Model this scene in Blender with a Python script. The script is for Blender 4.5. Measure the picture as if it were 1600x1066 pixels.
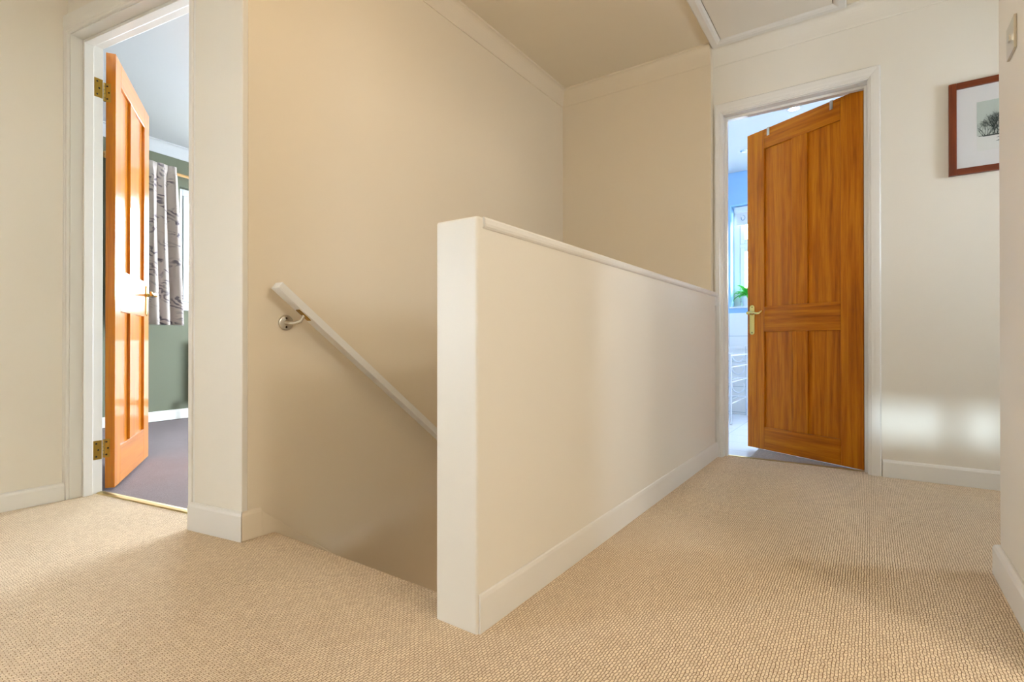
import bpy, bmesh, math, random
from math import sin, cos, pi, radians as R
from mathutils import Vector, Matrix
random.seed(7)
for o in list(bpy.data.objects): bpy.data.objects.remove(o)
scn = bpy.context.scene
COL = scn.collection

# ------------------------------------------------------------------ camera
cd = bpy.data.cameras.new('camera'); cam = bpy.data.objects.new('camera', cd); COL.objects.link(cam)
cd.sensor_width = 36; cd.lens = 809 / 1600 * 36; cd.clip_start = .02
cam.location = (0, 0, .68); cam.rotation_euler = (R(90.2), 0, R(34.7))
scn.camera = cam
# ------------------------------------------------------------------ world, exposure
scn.view_settings.view_transform = 'Standard'; scn.view_settings.look = 'None'
scn.view_settings.gamma = 1; scn.view_settings.use_curve_mapping = False
scn.view_settings.exposure = 0.0
w = bpy.data.worlds.new('overcast_sky'); scn.world = w; w.use_nodes = True
WN = w.node_tree; bgn = WN.nodes['Background']
SKY = 54.0
bgn.inputs[0].default_value = (.79, .88, 1, 1); bgn.inputs[1].default_value = SKY
# ------------------------------------------------------------------ lamps and sky portals
def area(name, loc, to, sx, sy, power, col=(1, 1, 1), portal=False, spread=180):
    l = bpy.data.lights.new(name, 'AREA'); l.shape = 'RECTANGLE'; l.size = sx; l.size_y = sy
    l.energy = power; l.color = col; l.spread = R(spread)
    o = bpy.data.objects.new(name, l); COL.objects.link(o); o.location = loc
    o.rotation_euler = (Vector(to) - Vector(loc)).to_track_quat('-Z', 'Z').to_euler()
    if portal: l.cycles.is_portal = True
    return o
def lamp(name, loc, power, col, rad=.06, spot=None):
    l = bpy.data.lights.new(name, 'SPOT' if spot else 'POINT'); l.energy = power; l.color = col; l.shadow_soft_size = rad
    if spot: l.spot_size = R(spot); l.spot_blend = .8
    o = bpy.data.objects.new(name, l); COL.objects.link(o); o.location = loc; return o
WARM = (1, .78, .54)
# plane of the window wall of the bedroom and of the rotated door wall
BWP, BWA = (-5.1, 2.0), 97.0
DWP, DWA = (-1.775, .935), 9.5
def xf(P, ang):
    a = R(ang); c, s = cos(a), sin(a)
    return lambda x, y, z: Vector((P[0] + c * x - s * y, P[1] + s * x + c * y, z))
BW = xf(BWP, BWA); DW = xf(DWP, DWA); ID = lambda x, y, z: Vector((x, y, z))
area('bedroom_window_portal', BW(1.0, .14, 1.54), BW(1.0, -1, 1.54), 1.06, 1.75, 1, portal=True)
area('bathroom_window_portal', (-.65, 5.93, 1.57), (-.65, 4, 1.57), 1.04, 1.0, 1, portal=True)
area('left_window_portal', (-3.02, -1.4, 1.0), (0, -1.4, 1.0), 1.4, .6, 1, portal=True)
area('side_window_portal', (1.82, 2.65, 1.5), (0, 2.65, 1.5), .7, .5, 1, portal=True)
area('spare_room_window_portal', (1.4, -2.32, 1.55), (1.4, 0, 1.55), .8, .9, 1, portal=True)
area('added_bedroom_glazing_portal', (-3.1, 4.92, 1.12), (-3.1, 0, 1.12), 1.8, 2.15, 1, portal=True)
area('added_bathroom_window_portal', (1.02, 4.7, 1.6), (0, 4.7, 1.6), .8, .6, 1, portal=True)
sl_ = bpy.data.lights.new('low_winter_sun', 'SUN'); sl_.energy = 2.3; sl_.color = (.66, .86, 1); sl_.angle = R(1.4)
so_ = bpy.data.objects.new('low_winter_sun', sl_); COL.objects.link(so_)
SUN_D = Vector((.16, 1, -.24)); so_.rotation_euler = SUN_D.to_track_quat('-Z', 'Z').to_euler()
LAMPS = dict(stair=26, rear=9, bath=8, spare=50, down=5)
lamp('landing_fill_light', (-.72, .93, 2.08), LAMPS['rear'], WARM, .09)  # unseen warm lamp added to light the stairwell wall
lamp('lower_hall_fill_light', (-1.3, 2.3, -.95), LAMPS['down'], WARM, .35)  # added out of sight to warm the lower stairwell wall
lamp('spare_room_fill_light', (1.5, .75, 2.1), LAMPS['spare'], (1, .96, .93), .12)  # unseen lamp added to brighten the near half wall through the doorway

# ------------------------------------------------------------------ materials
def srgb(r, g, b):
    f = lambda c: (c / 255 / 12.92) if c / 255 <= .04045 else ((c / 255 + .055) / 1.055) ** 2.4
    return (f(r), f(g), f(b), 1)
def mat(name, col, rough=.5, metal=0, coat=0, bump=0, bscale=200, spec=.5, var=0, coat_rough=.1):
    m = bpy.data.materials.new(name); m.use_nodes = True; nt = m.node_tree; b = nt.nodes['Principled BSDF']
    b.inputs['Base Color'].default_value = col; b.inputs['Roughness'].default_value = rough
    b.inputs['Metallic'].default_value = metal; b.inputs['Coat Weight'].default_value = coat
    b.inputs['Coat Roughness'].default_value = coat_rough; b.inputs['Specular IOR Level'].default_value = spec
    tc = nt.nodes.new('ShaderNodeTexCoord')
    n = nt.nodes.new('ShaderNodeTexNoise'); n.inputs['Scale'].default_value = bscale; n.inputs['Detail'].default_value = 3
    nt.links.new(tc.outputs['Object'], n.inputs['Vector'])
    if bump:
        bp = nt.nodes.new('ShaderNodeBump'); bp.inputs['Strength'].default_value = bump; bp.inputs['Distance'].default_value = .002
        nt.links.new(n.outputs['Fac'], bp.inputs['Height']); nt.links.new(bp.outputs['Normal'], b.inputs['Normal'])
    n2 = nt.nodes.new('ShaderNodeTexNoise'); n2.inputs['Scale'].default_value = 2.5
    nt.links.new(tc.outputs['Object'], n2.inputs['Vector'])
    mx = nt.nodes.new('ShaderNodeMix'); mx.data_type = 'RGBA'
    v = var or .015
    mx.inputs[6].default_value = tuple(c * (1 - v) for c in col[:3]) + (1,); mx.inputs[7].default_value = tuple(min(1, c * (1 + v)) for c in col[:3]) + (1,)
    nt.links.new(n2.outputs['Fac'], mx.inputs[0]); nt.links.new(mx.outputs[2], b.inputs['Base Color'])
    return m
def wood(name, c1, c2, c3, axis, rough=.28, coat=.6, sc=1.0, spec=.3):
    """straight-grained varnished timber; axis = grain direction"""
    m = bpy.data.materials.new(name); m.use_nodes = True; nt = m.node_tree; b = nt.nodes['Principled BSDF']
    L = nt.links.new
    tc = nt.nodes.new('ShaderNodeTexCoord'); mp = nt.nodes.new('ShaderNodeMapping')
    s = [28 * sc, 28 * sc, 28 * sc]; s['xyz'.index(axis)] = 1.3 * sc; mp.inputs['Scale'].default_value = s
    L(tc.outputs['Object'], mp.inputs['Vector'])
    n = nt.nodes.new('ShaderNodeTexNoise'); n.inputs['Scale'].default_value = 1; n.inputs['Detail'].default_value = 6; n.inputs['Distortion'].default_value = .6
    L(mp.outputs['Vector'], n.inputs['Vector'])
    mp2 = nt.nodes.new('ShaderNodeMapping'); s2 = [260 * sc] * 3; s2['xyz'.index(axis)] = 9 * sc; mp2.inputs['Scale'].default_value = s2
    L(tc.outputs['Object'], mp2.inputs['Vector'])
    n2 = nt.nodes.new('ShaderNodeTexNoise'); n2.inputs['Scale'].default_value = 1; n2.inputs['Detail'].default_value = 3
    L(mp2.outputs['Vector'], n2.inputs['Vector'])
    ad = nt.nodes.new('ShaderNodeMath'); ad.operation = 'MULTIPLY_ADD'; ad.inputs[1].default_value = .35
    L(n2.outputs['Fac'], ad.inputs[0]); L(n.outputs['Fac'], ad.inputs[2])
    cr = nt.nodes.new('ShaderNodeValToRGB'); e = cr.color_ramp.elements
    e[0].position = .40; e[0].color = c1; e[1].position = .95; e[1].color = c3
    x = e.new(.66); x.color = c2
    L(ad.outputs[0], cr.inputs['Fac']); L(cr.outputs['Color'], b.inputs['Base Color'])
    b.inputs['Roughness'].default_value = rough; b.inputs['Coat Weight'].default_value = coat; b.inputs['Coat Roughness'].default_value = .12; b.inputs['Specular IOR Level'].default_value = spec
    bp = nt.nodes.new('ShaderNodeBump'); bp.inputs['Strength'].default_value = .12; bp.inputs['Distance'].default_value = .001
    L(n2.outputs['Fac'], bp.inputs['Height']); L(bp.outputs['Normal'], b.inputs['Normal'])
    return m
def carpet(name, c_lo, c_hi, bw=.013, rh=.0065, strength=.9, dist=.004):
    m = bpy.data.materials.new(name); m.use_nodes = True; nt = m.node_tree; b = nt.nodes['Principled BSDF']; L = nt.links.new
    tc = nt.nodes.new('ShaderNodeTexCoord')
    wn = nt.nodes.new('ShaderNodeTexNoise'); wn.inputs['Scale'].default_value = 60; wn.inputs['Detail'].default_value = 2
    L(tc.outputs['Object'], wn.inputs['Vector'])
    va = nt.nodes.new('ShaderNodeVectorMath'); va.operation = 'MULTIPLY_ADD'; va.inputs[1].default_value = (.008, .008, 0)
    L(wn.outputs['Color'], va.inputs[0]); L(tc.outputs['Object'], va.inputs[2])
    br = nt.nodes.new('ShaderNodeTexBrick'); br.offset = .5; br.inputs['Scale'].default_value = 1
    br.inputs['Brick Width'].default_value = bw; br.inputs['Row Height'].default_value = rh
    br.inputs['Mortar Size'].default_value = rh * .16; br.inputs['Mortar Smooth'].default_value = 1
    br.inputs['Color1'].default_value = (.75, .75, .75, 1); br.inputs['Color2'].default_value = (1, 1, 1, 1); br.inputs['Mortar'].default_value = (0, 0, 0, 1)
    mr = nt.nodes.new('ShaderNodeMapping'); mr.inputs['Rotation'].default_value = (0, 0, R(90)); L(va.outputs[0], mr.inputs[0]); L(mr.outputs[0], br.inputs['Vector'])
    n = nt.nodes.new('ShaderNodeTexNoise'); n.inputs['Scale'].default_value = 420; n.inputs['Detail'].default_value = 3
    L(tc.outputs['Object'], n.inputs['Vector'])
    ma = nt.nodes.new('ShaderNodeMath'); ma.operation = 'MULTIPLY_ADD'; ma.inputs[1].default_value = .7
    L(n.outputs['Fac'], ma.inputs[0])
    bw_ = nt.nodes.new('ShaderNodeRGBToBW'); L(br.outputs['Color'], bw_.inputs[0]); L(bw_.outputs[0], ma.inputs[2])
    cr = nt.nodes.new('ShaderNodeMapRange'); cr.inputs[1].default_value = .3; cr.inputs[2].default_value = 1.35; L(ma.outputs[0], cr.inputs[0])
    mx = nt.nodes.new('ShaderNodeMix'); mx.data_type = 'RGBA'; mx.inputs[6].default_value = c_lo; mx.inputs[7].default_value = c_hi
    L(cr.outputs[0], mx.inputs[0])
    n3 = nt.nodes.new('ShaderNodeTexNoise'); n3.inputs['Scale'].default_value = 5; n3.inputs['Detail'].default_value = 4
    L(tc.outputs['Object'], n3.inputs['Vector'])
    hs = nt.nodes.new('ShaderNodeMapRange'); hs.inputs[3].default_value = .93; hs.inputs[4].default_value = 1.07; L(n3.outputs['Fac'], hs.inputs[0])
    vm = nt.nodes.new('ShaderNodeVectorMath'); vm.operation = 'SCALE'; L(mx.outputs[2], vm.inputs[0]); L(hs.outputs[0], vm.inputs['Scale'])
    L(vm.outputs[0], b.inputs['Base Color'])
    b.inputs['Roughness'].default_value = .95; b.inputs['Specular IOR Level'].default_value = .1
    bp = nt.nodes.new('ShaderNodeBump'); bp.inputs['Strength'].default_value = strength; bp.inputs['Distance'].default_value = dist
    L(ma.outputs[0], bp.inputs['Height']); L(bp.outputs['Normal'], b.inputs['Normal'])
    return m
def tiles(name, col, grout, w_, h_, rough=.2):
    m = mat(name, col, rough); nt = m.node_tree; b = nt.nodes['Principled BSDF']; L = nt.links.new
    tc = nt.nodes.new('ShaderNodeTexCoord'); mp = nt.nodes.new('ShaderNodeMapping')
    L(tc.outputs['Object'], mp.inputs[0])
    br = nt.nodes.new('ShaderNodeTexBrick'); br.offset = 0; br.inputs['Scale'].default_value = 1
    br.inputs['Brick Width'].default_value = w_; br.inputs['Row Height'].default_value = h_; br.inputs['Mortar Size'].default_value = .003
    br.inputs['Color1'].default_value = col; br.inputs['Color2'].default_value = col; br.inputs['Mortar'].default_value = grout
    L(mp.outputs[0], br.inputs['Vector']); L(br.outputs['Color'], b.inputs['Base Color'])
    return m, mp
M = {}
M['wall'] = mat('cream_emulsion', srgb(232, 226, 213), .42, bump=.05, bscale=160, spec=.45)
M['wall_warmlit'] = mat('stairwell_emulsion_warmlit_tint', srgb(231, 217, 192), .42, bump=.05, bscale=160, spec=.4)  # wall cream with the stairwell's warm light tinted into the colour
M['ceil'] = mat('landing_ceiling_paint', srgb(232, 220, 196), .9, spec=.1)
M['trim'] = mat('white_satinwood', srgb(232, 229, 222), .32, spec=.5)
M['white'] = mat('bright_white_paint', srgb(208, 210, 212), .8, spec=.2)
M['sage'] = mat('sage_green_emulsion', srgb(112, 115, 96), .8, spec=.2)
M['blue'] = mat('blue_emulsion', srgb(158, 200, 238), .7, spec=.2)
M['carpet'] = carpet('cream_loop_carpet', srgb(164, 122, 78), srgb(253, 232, 200))
M['carpet2'] = carpet('mauve_grey_carpet', srgb(104, 92, 92), srgb(156, 144, 146), .006, .005, .5, .003)
M['weave'] = carpet('grey_woven_vinyl', srgb(110, 112, 110), srgb(205, 202, 194), .012, .006, .3, .002)
M['tilefloor'], mp_ = tiles('pale_floor_tile', srgb(222, 228, 234), srgb(180, 190, 198), .3, .3)
M['walltile'], mp_ = tiles('white_wall_tile', srgb(236, 238, 236), srgb(190, 198, 200), .2, .25, .15); mp_.inputs['Rotation'].default_value = (R(90), 0, 0)
o1, o2, o3 = srgb(140, 72, 0), srgb(184, 104, 4), srgb(210, 134, 18)
for ax in 'xz': M['oak_' + ax] = wood('oak_grain_along_' + ax, o1, o2, o3, ax, .4, .1, 1.5, .2)
p1, p2, p3 = srgb(172, 94, 0), srgb(202, 120, 3), srgb(214, 142, 18)
for ax in 'xz': M['pine_' + ax] = wood('pine_grain_along_' + ax, p1, p2, p3, ax, .3, .85)
for ax in 'xz': M['frame_' + ax] = wood('dark_frame_timber_along_' + ax, srgb(84, 34, 12), srgb(112, 48, 18), srgb(134, 64, 28), ax, .35, .3)
M['pole'] = wood('pale_pole_timber', srgb(190, 140, 80), srgb(205, 160, 100), srgb(220, 178, 120), 'x', .4, .2)
M['brass'] = mat('polished_brass', srgb(214, 182, 104), .18, 1)
M['brassdull'] = mat('aged_brass', srgb(180, 140, 60), .35, 1)
M['nickel'] = mat('satin_nickel', srgb(205, 198, 182), .28, 1)
M['dark'] = mat('dark_screw_metal', srgb(60, 50, 40), .5, .8)
M['gasket'] = mat('black_rubber', srgb(35, 40, 45), .6)
M['upvc'] = mat('white_upvc', srgb(236, 240, 244), .25)
M['mount'] = mat('white_mount_card', srgb(226, 226, 226), .9)
M['print'] = mat('pale_teal_print_sky', srgb(186, 198, 192), .7, var=.08)
M['snow'] = mat('white_print_snow', srgb(222, 224, 220), .7)
M['ink'] = mat('dark_teal_ink', srgb(38, 62, 62), .8)
M['radiator'] = mat('white_radiator_enamel', srgb(236, 236, 232), .3)
M['pot'] = mat('white_glazed_pot', srgb(225, 228, 230), .3)
M['soil'] = mat('potting_soil', srgb(70, 50, 35), .95)
M['bark'] = mat('grey_bark', srgb(90, 84, 78), .9)
M['ground'] = mat('pale_ground', srgb(150, 150, 140), .95)
M['chrome'] = mat('chrome', srgb(225, 228, 230), .12, 1)
M['threshold'] = mat('brass_threshold', srgb(190, 168, 110), .35, .9)
m = mat('green_leaf', srgb(84, 196, 70), .4, var=.3); m.node_tree.nodes['Principled BSDF'].inputs['Transmission Weight'].default_value = 0; M['leaf'] = m
# glass: thin pane, lets the sky through
m = bpy.data.materials.new('window_glass'); m.use_nodes = True; nt = m.node_tree; nt.nodes.clear()
ou = nt.nodes.new('ShaderNodeOutputMaterial'); tr = nt.nodes.new('ShaderNodeBsdfTransparent'); gl = nt.nodes.new('ShaderNodeBsdfGlossy')
gl.inputs['Roughness'].default_value = .02; lw = nt.nodes.new('ShaderNodeLayerWeight'); lw.inputs[0].default_value = .5
pw = nt.nodes.new('ShaderNodeMath'); pw.operation = 'POWER'; pw.inputs[1].default_value = 5; nt.links.new(lw.outputs['Facing'], pw.inputs[0])
fr = nt.nodes.new('ShaderNodeMath'); fr.operation = 'MULTIPLY_ADD'; fr.inputs[1].default_value = .6; fr.inputs[2].default_value = .03; nt.links.new(pw.outputs[0], fr.inputs[0])
mi = nt.nodes.new('ShaderNodeMixShader'); nt.links.new(fr.outputs[0], mi.inputs[0]); nt.links.new(tr.outputs[0], mi.inputs[1]); nt.links.new(gl.outputs[0], mi.inputs[2]); nt.links.new(mi.outputs[0], ou.inputs[0])
M['glass'] = m
def emis(name, col, s):
    m = bpy.data.materials.new(name); m.use_nodes = True; nt = m.node_tree; b = nt.nodes['Principled BSDF']
    b.inputs['Emission Color'].default_value = col; b.inputs['Emission Strength'].default_value = s; return m
M['bulb'] = emis('lit_bulb', (1, .97, .92, 1), 40)
# curtain: leaf sprigs printed on pale cloth
def curtain_mat():
    m = mat('leaf_print_cloth', srgb(214, 206, 202), .9, spec=.1); nt = m.node_tree; b = nt.nodes['Principled BSDF']; L = nt.links.new
    uv = nt.nodes.new('ShaderNodeTexCoord')
    mp = nt.nodes.new('ShaderNodeMapping'); mp.inputs['Scale'].default_value = (1, 1, 1); L(uv.outputs['UV'], mp.inputs[0])
    wv = nt.nodes.new('ShaderNodeTexWave'); wv.bands_direction = 'DIAGONAL'; wv.inputs['Scale'].default_value = 12; wv.inputs['Distortion'].default_value = 14; wv.inputs['Detail'].default_value = 2
    vo = nt.nodes.new('ShaderNodeTexNoise'); vo.inputs['Scale'].default_value = 7; vo.inputs['Distortion'].default_value = 1.5
    L(mp.outputs[0], wv.inputs['Vector']); L(mp.outputs[0], vo.inputs['Vector'])
    r1 = nt.nodes.new('ShaderNodeMapRange'); r1.inputs[1].default_value = .48; r1.inputs[2].default_value = .62; L(vo.outputs['Fac'], r1.inputs[0])
    r2 = nt.nodes.new('ShaderNodeMapRange'); r2.inputs[1].default_value = .35; r2.inputs[2].default_value = .75; L(wv.outputs['Fac'], r2.inputs[0])
    mu = nt.nodes.new('ShaderNodeMath'); mu.operation = 'MULTIPLY'; L(r1.outputs[0], mu.inputs[0]); L(r2.outputs[0], mu.inputs[1])
    mx = nt.nodes.new('ShaderNodeMix'); mx.data_type = 'RGBA'; mx.inputs[6].default_value = srgb(212, 200, 192); mx.inputs[7].default_value = srgb(128, 118, 124)
    L(mu.outputs[0], mx.inputs[0]); L(mx.outputs[2], b.inputs['Base Color'])
    # cloth lets some daylight through
    tl = nt.nodes.new('ShaderNodeBsdfTranslucent'); L(mx.outputs[2], tl.inputs[0])
    ms = nt.nodes.new('ShaderNodeMixShader'); ms.inputs[0].default_value = .12; L(b.outputs[0], ms.inputs[1]); L(tl.outputs[0], ms.inputs[2])
    L(ms.outputs[0], nt.nodes['Material Output'].inputs[0])
    return m
M['curtain'] = curtain_mat()

# ------------------------------------------------------------------ mesh helpers
class MB:
    def __init__(s): s.v = []; s.f = []; s.sm = []
    def add(s, vs, fs, smooth=False):
        n = len(s.v); s.v += [tuple(v) for v in vs]; s.f += [tuple(i + n for i in f) for f in fs]; s.sm += [smooth] * len(fs); return s
    def box(s, x0, x1, y0, y1, z0, z1, T=ID):
        vs = [T(x, y, z) for z in (z0, z1) for x, y in ((x0, y0), (x1, y0), (x1, y1), (x0, y1))]
        return s.add(vs, [(0, 3, 2, 1), (4, 5, 6, 7), (0, 1, 5, 4), (1, 2, 6, 5), (2, 3, 7, 6), (3, 0, 4, 7)])
    def poly(s, pts, z0, z1):
        n = len(pts); vs = [(x, y, z0) for x, y in pts] + [(x, y, z1) for x, y in pts]
        return s.add(vs, [tuple(range(n))[::-1], tuple(range(n, 2 * n))] + [(i, (i + 1) % n, n + (i + 1) % n, n + i) for i in range(n)])
    def prism(s, prof, a, b, smooth=False):
        """prof: list of points; a, b: functions mapping a profile point to 3D at each end"""
        n = len(prof); vs = [a(*p) for p in prof] + [b(*p) for p in prof]
        return s.add(vs, [tuple(range(n))[::-1], tuple(range(n, 2 * n))] + [(i, (i + 1) % n, n + (i + 1) % n, n + i) for i in range(n)], smooth)
    def tube(s, pts, r, n=10, cap=True):
        pts = [Vector(p) for p in pts]; rs = r if isinstance(r, (list, tuple)) else [r] * len(pts)
        rings = []; up = None
        for i, p in enumerate(pts):
            d = (pts[min(i + 1, len(pts) - 1)] - pts[max(i - 1, 0)]).normalized()
            if up is None:
                up = d.orthogonal().normalized()
            else:
                up = (up - d * up.dot(d)).normalized()
            sd = d.cross(up)
            rings.append([p + (up * cos(2 * pi * k / n) + sd * sin(2 * pi * k / n)) * rs[i] for k in range(n)])
        vs = [v for r_ in rings for v in r_]; fs = []
        for i in range(len(pts) - 1):
            for k in range(n):
                fs.append((i * n + k, i * n + (k + 1) % n, (i + 1) * n + (k + 1) % n, (i + 1) * n + k))
        s.add(vs, fs, True)
        if cap:
            s.add(rings[0], [tuple(range(n))[::-1]]); s.add(rings[-1], [tuple(range(n))])
        return s
    def lathe(s, prof, c, axis, n=24):
        axis = Vector(axis).normalized(); u = axis.orthogonal().normalized(); v = axis.cross(u); c = Vector(c)
        vs = [c + axis * h + (u * cos(2 * pi * k / n) + v * sin(2 * pi * k / n)) * r for r, h in prof for k in range(n)]
        fs = [(i * n + k, i * n + (k + 1) % n, (i + 1) * n + (k + 1) % n, (i + 1) * n + k) for i in range(len(prof) - 1) for k in range(n)]
        s.add(vs, fs, True); m = len(prof)
        s.add(vs[:n], [tuple(range(n))[::-1]]); s.add(vs[-n:], [tuple(range(n))]); return s
    def sphere(s, c, r, n=16):
        c = Vector(c); m = n // 2
        return s.lathe([(r * sin(pi * i / m) + 1e-5, -r * cos(pi * i / m)) for i in range(m + 1)], c, (0, 0, 1), n)
    def build(s, name, m, parent=None, bevel=0, seg=2, uv=None):
        me = bpy.data.meshes.new(name); me.from_pydata(s.v, [], s.f)
        me.polygons.foreach_set('use_smooth', s.sm)
        me.materials.append(m)
        bm = bmesh.new(); bm.from_mesh(me); bmesh.ops.recalc_face_normals(bm, faces=bm.faces); bm.to_mesh(me); bm.free()
        o = bpy.data.objects.new(name, me); COL.objects.link(o)
        if parent: o.parent = parent
        if bevel:
            b = o.modifiers.new('bevel', 'BEVEL'); b.width = bevel; b.segments = seg; b.limit_method = 'ANGLE'; b.angle_limit = R(50)
            b.use_clamp_overlap = True
        return o
def tag(o, label, cat, group=None, kind=None):
    o['label'] = label
    if cat: o['category'] = cat
    if group: o['group'] = group
    if kind: o['kind'] = kind
    return o
def struct(o, label, cat): return tag(o, label, cat, kind='structure')
def thing(name, label, cat, loc=(0, 0, 0), rz=0, group=None, kind=None):
    o = bpy.data.objects.new(name, None); COL.objects.link(o); o.empty_display_size = .1
    o.location = loc; o.rotation_euler = (0, 0, rz); return tag(o, label, cat, group, kind)
def slab(mb, s0, s1, z0, z1, t0, t1, T=ID, holes=()):
    """wall along local x, thickness t0..t1 along local y, with rectangular holes (s0,s1,z0,z1)"""
    xs = sorted({s0, s1, *[h[0] for h in holes], *[h[1] for h in holes]}); zs = sorted({z0, z1, *[h[2] for h in holes], *[h[3] for h in holes]})
    for i in range(len(xs) - 1):
        for j in range(len(zs) - 1):
            cx, cz = (xs[i] + xs[i + 1]) / 2, (zs[j] + zs[j + 1]) / 2
            if any(h[0] < cx < h[1] and h[2] < cz < h[3] for h in holes): continue
            mb.box(xs[i], xs[i + 1], t0, t1, zs[j], zs[j + 1], T)
    return mb
YX = xf((0, 0), 90)   # local x runs along +Y, local y along -X
CZ = 2.44; LO = -2.6

# ================================================================== FLOORS
B = 2.06
fl = MB().poly([(-3.0, -2.2), (2.7, -2.2), (2.7, 1.98), (1.75, 1.98), (1.75, 3.32), (-.82, 3.32), (-.82, 1.10), (-.86, 1.055), (-1.775, 1.055), (-1.775, .95), tuple(DW(-.27, .03, 0))[:2],
                tuple(DW(-.27, .112, 0))[:2], tuple(DW(-1.13, .112, 0))[:2], tuple(DW(-1.13, .02, 0))[:2], (-3.0, .70)], -.2, 0)
struct(fl.build('floor', M['carpet'], bevel=.012, seg=3), 'cream beige loop-pile carpet covering the landing', 'carpet')
fb = MB().poly([tuple(DW(-.1, .112, 0))[:2], (-1.87, 4.9), (-5.9, 4.9), (-5.5, -.2), tuple(DW(-3.4, .112, 0))[:2]], -.2, -.006)
struct(fb.build('floor_bedroom', M['carpet2']), 'mauve grey carpet of the bedroom behind the left doorway', 'carpet')
ft = MB().box(-1.6, .95, 3.32, 5.75, -.2, -.02)
struct(ft.build('floor_bathroom', M['tilefloor']), 'pale tiled bathroom floor behind the right doorway', 'floor')
struct(MB().box(-14, 8, -8, 16, LO - .2, LO - .01).build('floor_outside', M['ground']), 'pale ground outside below the windows', 'ground')
struct(MB().box(-1.9, -.75, .9, 3.3, LO - .05, LO + .2).build('floor_lower', M['carpet']), 'carpeted floor at the foot of the stairs', 'floor')
# carpeted stairs, going down behind the nosing
st = MB(); GO, RI = .245, .2
for k in range(8):
    st.box(-1.775, -.883, 1.055 + GO * k - (0 if k else 0) + .001, 1.055 + GO * (k + 1) + .02, -RI * (k + 1) - .3, -RI * (k + 1))
struct(st.build('floor_stairs', M['carpet'], bevel=.01), 'cream carpeted stair treads descending between landing edge and far wall', 'stairs')

# ================================================================== WALLS
struct(slab(MB(), -2.2, .80, -.2, CZ, .0, .12, xf((-2.875, 0), 90), [(-1.7, -1.1, .3, 1.7)]).build('wall_left', M['wall']), 'cream landing wall at the far left edge', 'wall')
OP = (-1.12, -.268, -.3, 2.043)     # opening for the lining of the left door
struct(slab(MB(), -1.16, 0, LO, CZ + .05, 0, .125, DW, [(-1.12, -.255, -.01, 2.043)]).build('wall_left_door', M['wall'], bevel=.003), 'narrow cream wall around and right of the left doorway', 'wall')
struct(slab(MB(), -4.2, -1.16, LO, CZ + .05, .004, .121, DW).build('wall_bedroom_left', M['sage']), 'sage green bedroom wall behind the open left door', 'wall')
struct(slab(MB(), .955, 3.3, LO, CZ, .0, .1, xf((-1.775, 0), 90)).build('wall_stair', M['wall_warmlit']), 'tall cream stairwell wall carrying the white handrail', 'wall')
struct(slab(MB(), 1.06, 5.0, -.2, CZ, .101, .13, xf((-1.775, 0), 90)).build('wall_bedroom_right', M['sage']), 'sage green right-hand wall of the bedroom', 'wall')
struct(MB().box(-1.775, -.775, 3.19, 3.30, LO, CZ).build('wall_back_stairwell', M['wall_warmlit']), 'cream end wall of the stairwell beneath the coving', 'wall')
struct(slab(MB(), -.775, 1.7, -.2, CZ, 3.245, 3.365, ID, [(-.727, -.008, -.2, 2.055)]).build('wall_back', M['wall']), 'cream far wall around the right doorway with the framed picture', 'wall')
struct(slab(MB(), -2.2, 2.05, -.2, CZ, -.42, -.31, YX, [(.5, 1.46, -.3, 2.05)]).build('wall_right', M['wall']), 'cream wall end at the right edge carrying the light switch', 'wall')
hw = MB().box(-.883, -.753, .945, 3.2, LO, .978)
struct(hw.build('wall_half', M['wall'], bevel=.007, seg=3), 'waist-high cream half wall guarding the stairwell', 'half wall')
# cap moulding and corner bead of the half wall
cap = MB().prism([(-.001, .978), (-.001, .951), (.002, .951), (.006, .956), (.008, .962), (.008, .972), (.004, .978)],
                 lambda d, z: Vector((-.753 + d, .966, z)), lambda d, z: Vector((-.753 + d, 3.236, z)))
cap.box(-.883, -.7535, 3.19, 3.246, .90, .978)
struct(cap.build('trim_1', M['trim'], bevel=.0015), 'slim white cap moulding along the top of the half wall', 'trim')
# rear and side parts out of view, with windows that light the landing
struct(slab(MB(), -3.0, .42, -.2, CZ, -2.3, -2.2, ID, [(-.88, -.36, 1.50, 1.70)]).build('wall_rear', M['wall']), 'cream wall behind the viewer with an added sunlight slot', 'wall')
struct(slab(MB(), 1.9, 3.4, -.2, CZ, -1.8, -1.7, YX, [(2.4, 2.9, 1.15, 1.85)]).build('wall_side', M['wall']), 'cream end wall of the recess beside the picture', 'wall')
struct(MB().box(.42, 2.72, 1.93, 2.03, -.2, CZ).build('wall_recess', M['wall']), 'cream return wall of the recess', 'wall')
struct(slab(MB(), -2.3, 2.03, -.2, CZ, -2.72, -2.6, YX).build('wall_spare_room', M['wall']), 'cream side wall of the room right of the viewer', 'wall')
struct(slab(MB(), .42, 2.7, -.2, CZ, -2.3, -2.2, ID, [(1.0, 1.8, 1.1, 2.0)]).build('wall_spare_rear', M['wall']), 'cream rear wall of the room right of the viewer', 'wall')
# bedroom
struct(slab(MB(), -3.0, 3.6, -.2, CZ, 0, .16, BW, [(.13, 1.87, .995, 2.09)]).build('wall_bedroom_window', M['sage']), 'sage green bedroom wall with curtain and window', 'wall')
struct(slab(MB(), -6.2, -1.85, -.2, CZ, 4.8, 4.9, ID, [(-4.0, -2.2, .05, 2.2)]).build('wall_bedroom_end', M['sage']), 'sage green end wall of the bedroom', 'wall')
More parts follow.
